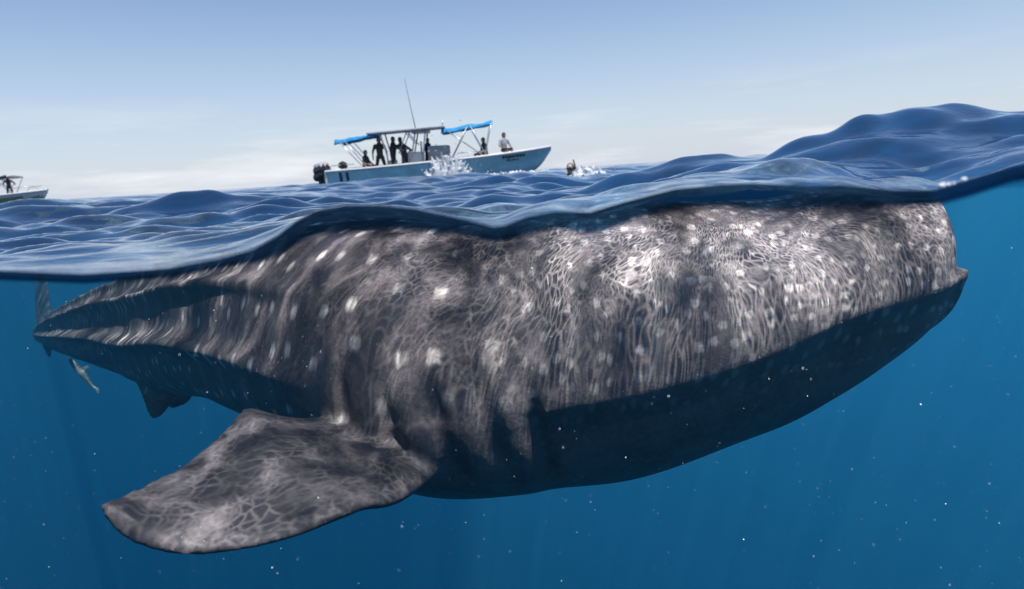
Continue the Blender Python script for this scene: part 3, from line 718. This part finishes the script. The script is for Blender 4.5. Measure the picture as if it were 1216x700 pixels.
person(on_boat(3.0, -.45, .27, R(-10)), stand(.05, 'reach', spread=.2), M_SUIT, M_SUIT, 'person in black wetsuit reaching one arm out toward the console', G, scale=1.05)
person(on_boat(3.55, -.62, .27, R(150)), stand(.18, 'hips', spread=.2), M_NAVY, M_SHORT, 'person in dark clothes leaning against the console with bent arms', G, scale=1.03)
person(on_boat(1.72, -.62, .72, R(-20)), sit(.06), M_SUIT, M_SHORT, 'person sitting low beside the rear canopy poles near the stern', G, scale=.95)
person(on_boat(7.25, -.55, .98, R(200)), sit(.06), M_NAVY, M_SHORT, 'person in navy shirt sitting under the front tip of the blue canopy', G)
person(on_boat(8.15, -.3, 1.16, R(-60)), sit(.02), M_PALE, M_SHORT, 'person in pale grey shirt sitting alone on the bow deck', G)
person(on_boat(4.55, .35, .5, R(-30)), stand(.05, 'down'), M_NAVY, M_SHORT, 'person standing half hidden behind the grey covered chest', G, scale=.85)
# dark holdall on the stern
bagp = remesh([capsule((0, -.14, .18), .17, (0, .14, .18), .17, 14), capsule((0, -.05, .35), .03, (0, .05, .35), .03), capsule((0, -.12, .30), .025, (0, -.05, .36), .025), capsule((0, .12, .30), .025, (0, .05, .36), .025)], 'bag', .02, 2)
bg_ = mesh_obj('bag', bagp, M_SUIT); bg_.matrix_world = on_boat(.78, -1.02, .76, R(30)); tag(bg_, 'small dark bag on the stern corner behind the motor', 'bag')

# second boat, further off, cut by the picture's side
fb = at(57, 229, 46)
far_m = Matrix.Translation((fb.x, fb.y, -.42)) @ Matrix.Rotation(R(2), 4, 'Z') @ Matrix.Rotation(R(1.2), 4, 'Y') @ Matrix.Translation((-10.4, 0, 0))
far = make_boat('skiff', far_m, False)
tag(far, 'distant white and olive skiff with a dark edged sunshade', 'skiff')
canopy('sunshade', [(5.0, -.9, 2.15), (8.25, -.9, 2.32), (8.25, .9, 2.32), (5.0, .9, 2.15)], .10, .05, M_WHITE, far, .08)
tube('sunshade_edge', [(7.6, -.92, 2.24), (8.0, -.94, 2.29), (8.3, -.92, 2.36)], [.04, .09, .10], M_NAVY, far)
for sgn in (-1, 1):
    tube('sunshade_pole', [(8.2, sgn * .9, 2.3), (7.4, sgn * 1.05, 1.05)], .025, M_TUBE, far)
    tube('sunshade_pole', [(6.2, sgn * .9, 2.2), (7.2, sgn * 1.05, 1.05)], .025, M_TUBE, far)
    tube('bow_rail', [(8.3, sgn * .95, 1.2), (8.5, sgn * .9, 1.5), (9.7, sgn * .42, 1.62), (9.95, sgn * .3, 1.36)], .02, M_TUBE, far)
person(on_boat(8.0, -.35, .72, R(-70), far_m), stand(0, 'hips', spread=.2), M_NAVY, M_SHORT, 'dark clad person standing under the sunshade edge of the distant skiff', scale=.95)
person(on_boat(7.0, -.6, .88, R(20), far_m), sit(.1), M_SUIT, M_SHORT, 'dark clad person sitting in the distant skiff amidships')

# splash against the turquoise hull
k = NT('white_water'); p_ = k.n('TexCoord').outputs['Object']
nz = k.n('TexNoise', {'Vector': p_, 'Scale': 9.0, 'Detail': 5.0}).outputs['Fac']
cc = k.mix(nz, (.75, .82, .86, 1), (.93, .94, .95, 1))
b_ = k.n('BsdfPrincipled', {'Base Color': cc, 'Roughness': .35, 'Transmission Weight': .25, 'IOR': 1.2})
k.surf(b_.outputs[0]); M_FOAM = k.mat
def splash(base, wdt, hgt, n, seed, vox=.035, drops=90):
    r2 = random.Random(seed); parts = []
    for i in range(n):
        t = r2.uniform(-1, 1); x = t * wdt * .5; ln = hgt * (1 - .55 * abs(t) ** 1.6) * r2.uniform(.35, 1.0); y = r2.uniform(-.18, .18)
        tip = (x * r2.uniform(.9, 1.35), y + r2.uniform(-.1, .1), ln); mid = (x * 1.02, y, ln * .5)
        parts.append(capsule((x * .85, y, -.15), r2.uniform(.07, .14), mid, r2.uniform(.05, .10))); parts.append(capsule(mid, r2.uniform(.05, .09), tip, r2.uniform(.015, .05)))
    for i in range(n):
        parts.append(capsule((r2.uniform(-.7, .7) * wdt, r2.uniform(-.25, .25), -.05), r2.uniform(.06, .12), (r2.uniform(-.7, .7) * wdt, r2.uniform(-.25, .25), .0), r2.uniform(.06, .12)))
    for i in range(drops):
        c = Vector((r2.gauss(0, wdt * .42), r2.uniform(-.3, .3), abs(r2.gauss(0, hgt * .55)))); r_ = r2.uniform(.018, .045)
        parts.append(capsule(c, r_, c + Vector((r2.uniform(-.03, .03), 0, .04)), r_ * .8, 6, 2))
    me_ = remesh(parts, 'splash', vox, 1, .4); o = mesh_obj('splash', me_, M_FOAM); o.location = base; return o
sb = at(531, 214, 27.3); sb.z = sea_z(sb.x, sb.y)
tag(splash(sb, 1.7, 1.25, 90, 3), 'tall white splash of water against the side of the turquoise motorboat', 'splash', kind='stuff')
fl_ = at(600, 212, 27.6); fl_.z = sea_z(fl_.x, fl_.y) - .05
tag(splash(fl_, 3.2, .26, 90, 21, .035, 60), 'low ragged line of white foam along the waterline under the bow of the motorboat', 'foam', kind='stuff')
# swimmer with mask and snorkel
SD = 19.0
hp = at(677, 206, SD); wz = sea_z(hp.x, hp.y); hp.z = max(wz + .02, hp.z - .14)
M_DIVEHAIR = paint('wet_blond_hair', (.30, .20, .13), .5, .25, 60)
swim = dict(pel=(-.35, 0, -.62), chest=(-.12, 0, -.28), neck0=(0, 0, -.06), head0=(.02, 0, .10), head1=(.03, 0, .20), shl=(-.02, .20, -.10), shr=(-.02, -.20, -.10), hil=(-.4, .09, -.65), hir=(-.4, -.09, -.65),
            knl=(-.75, .12, -.85), knr=(-.75, -.12, -.85), anl=(-1.1, .12, -.95), anr=(-1.1, -.12, -.95), tol=(-1.3, .12, -1.0), tor=(-1.3, -.12, -1.0),
            ell=(.2, .32, -.2), wrl=(.40, .2, -.14), hal=(.47, .18, -.12), elr=(.2, -.32, -.2), wrr=(.40, -.2, -.14), har=(.47, -.18, -.12), face=(1, 0, 0))
sw = person(Matrix.Translation(hp) @ Matrix.Rotation(R(-60), 4, 'Z'), swim, M_SUIT, M_SUIT, 'swimmer with wet blond hair and dark wetsuit, head above the water', hair=M_DIVEHAIR, scale=1.25)
ms = mesh_obj('diving_mask', remesh([capsule((.115, -.055, .16), .045, (.115, .055, .16), .045), capsule((.09, -.10, .16), .015, (-.02, -.115, .16), .013), capsule((.09, .10, .16), .015, (-.02, .115, .16), .013)], 'diving_mask', .012, 2), M_DARK, sw)
tube('snorkel', [(.10, .02, .06), (.10, .12, .08), (.02, .14, .22), (-.03, .13, .36)], .016, M_DARK, sw)
s2 = hp + Vector((.45, -.35, -.12)); s2.z = sea_z(s2.x, s2.y)
tag(splash(s2, .7, .28, 16, 9, .025, 60), 'low foamy splash beside the swimmer with wet blond hair', 'splash', kind='stuff')
# bubbles clinging to the water's edge over the snout
M_BUB = paint('foam_bubble', (.85, .88, .9), .15, .03)
for i, (px, py, r_) in enumerate(((1119, 209, .0055), (1127, 206, .0035), (1145, 203, .0045), (1133, 210, .0025))):
    p = at_y(px, py, D0 + .035); p.z = sea_z(p.x, p.y) + r_ * .6
    me_ = remesh([capsule(p, r_, p + Vector((r_ * .3, 0, r_ * .2)), r_ * .8, 12, 5)], 'bubble', r_ * .25, 2)
    tag(mesh_obj('bubble', me_, M_BUB), ('largest white bubble on the water edge above the snout of the shark', 'white bubble next to the largest one on the water edge above the snout', 'white bubble standing apart from the others above the snout of the shark', 'tiniest white bubble on the water edge above the snout of the shark')[i], 'bubble', 'bubbles above the snout')
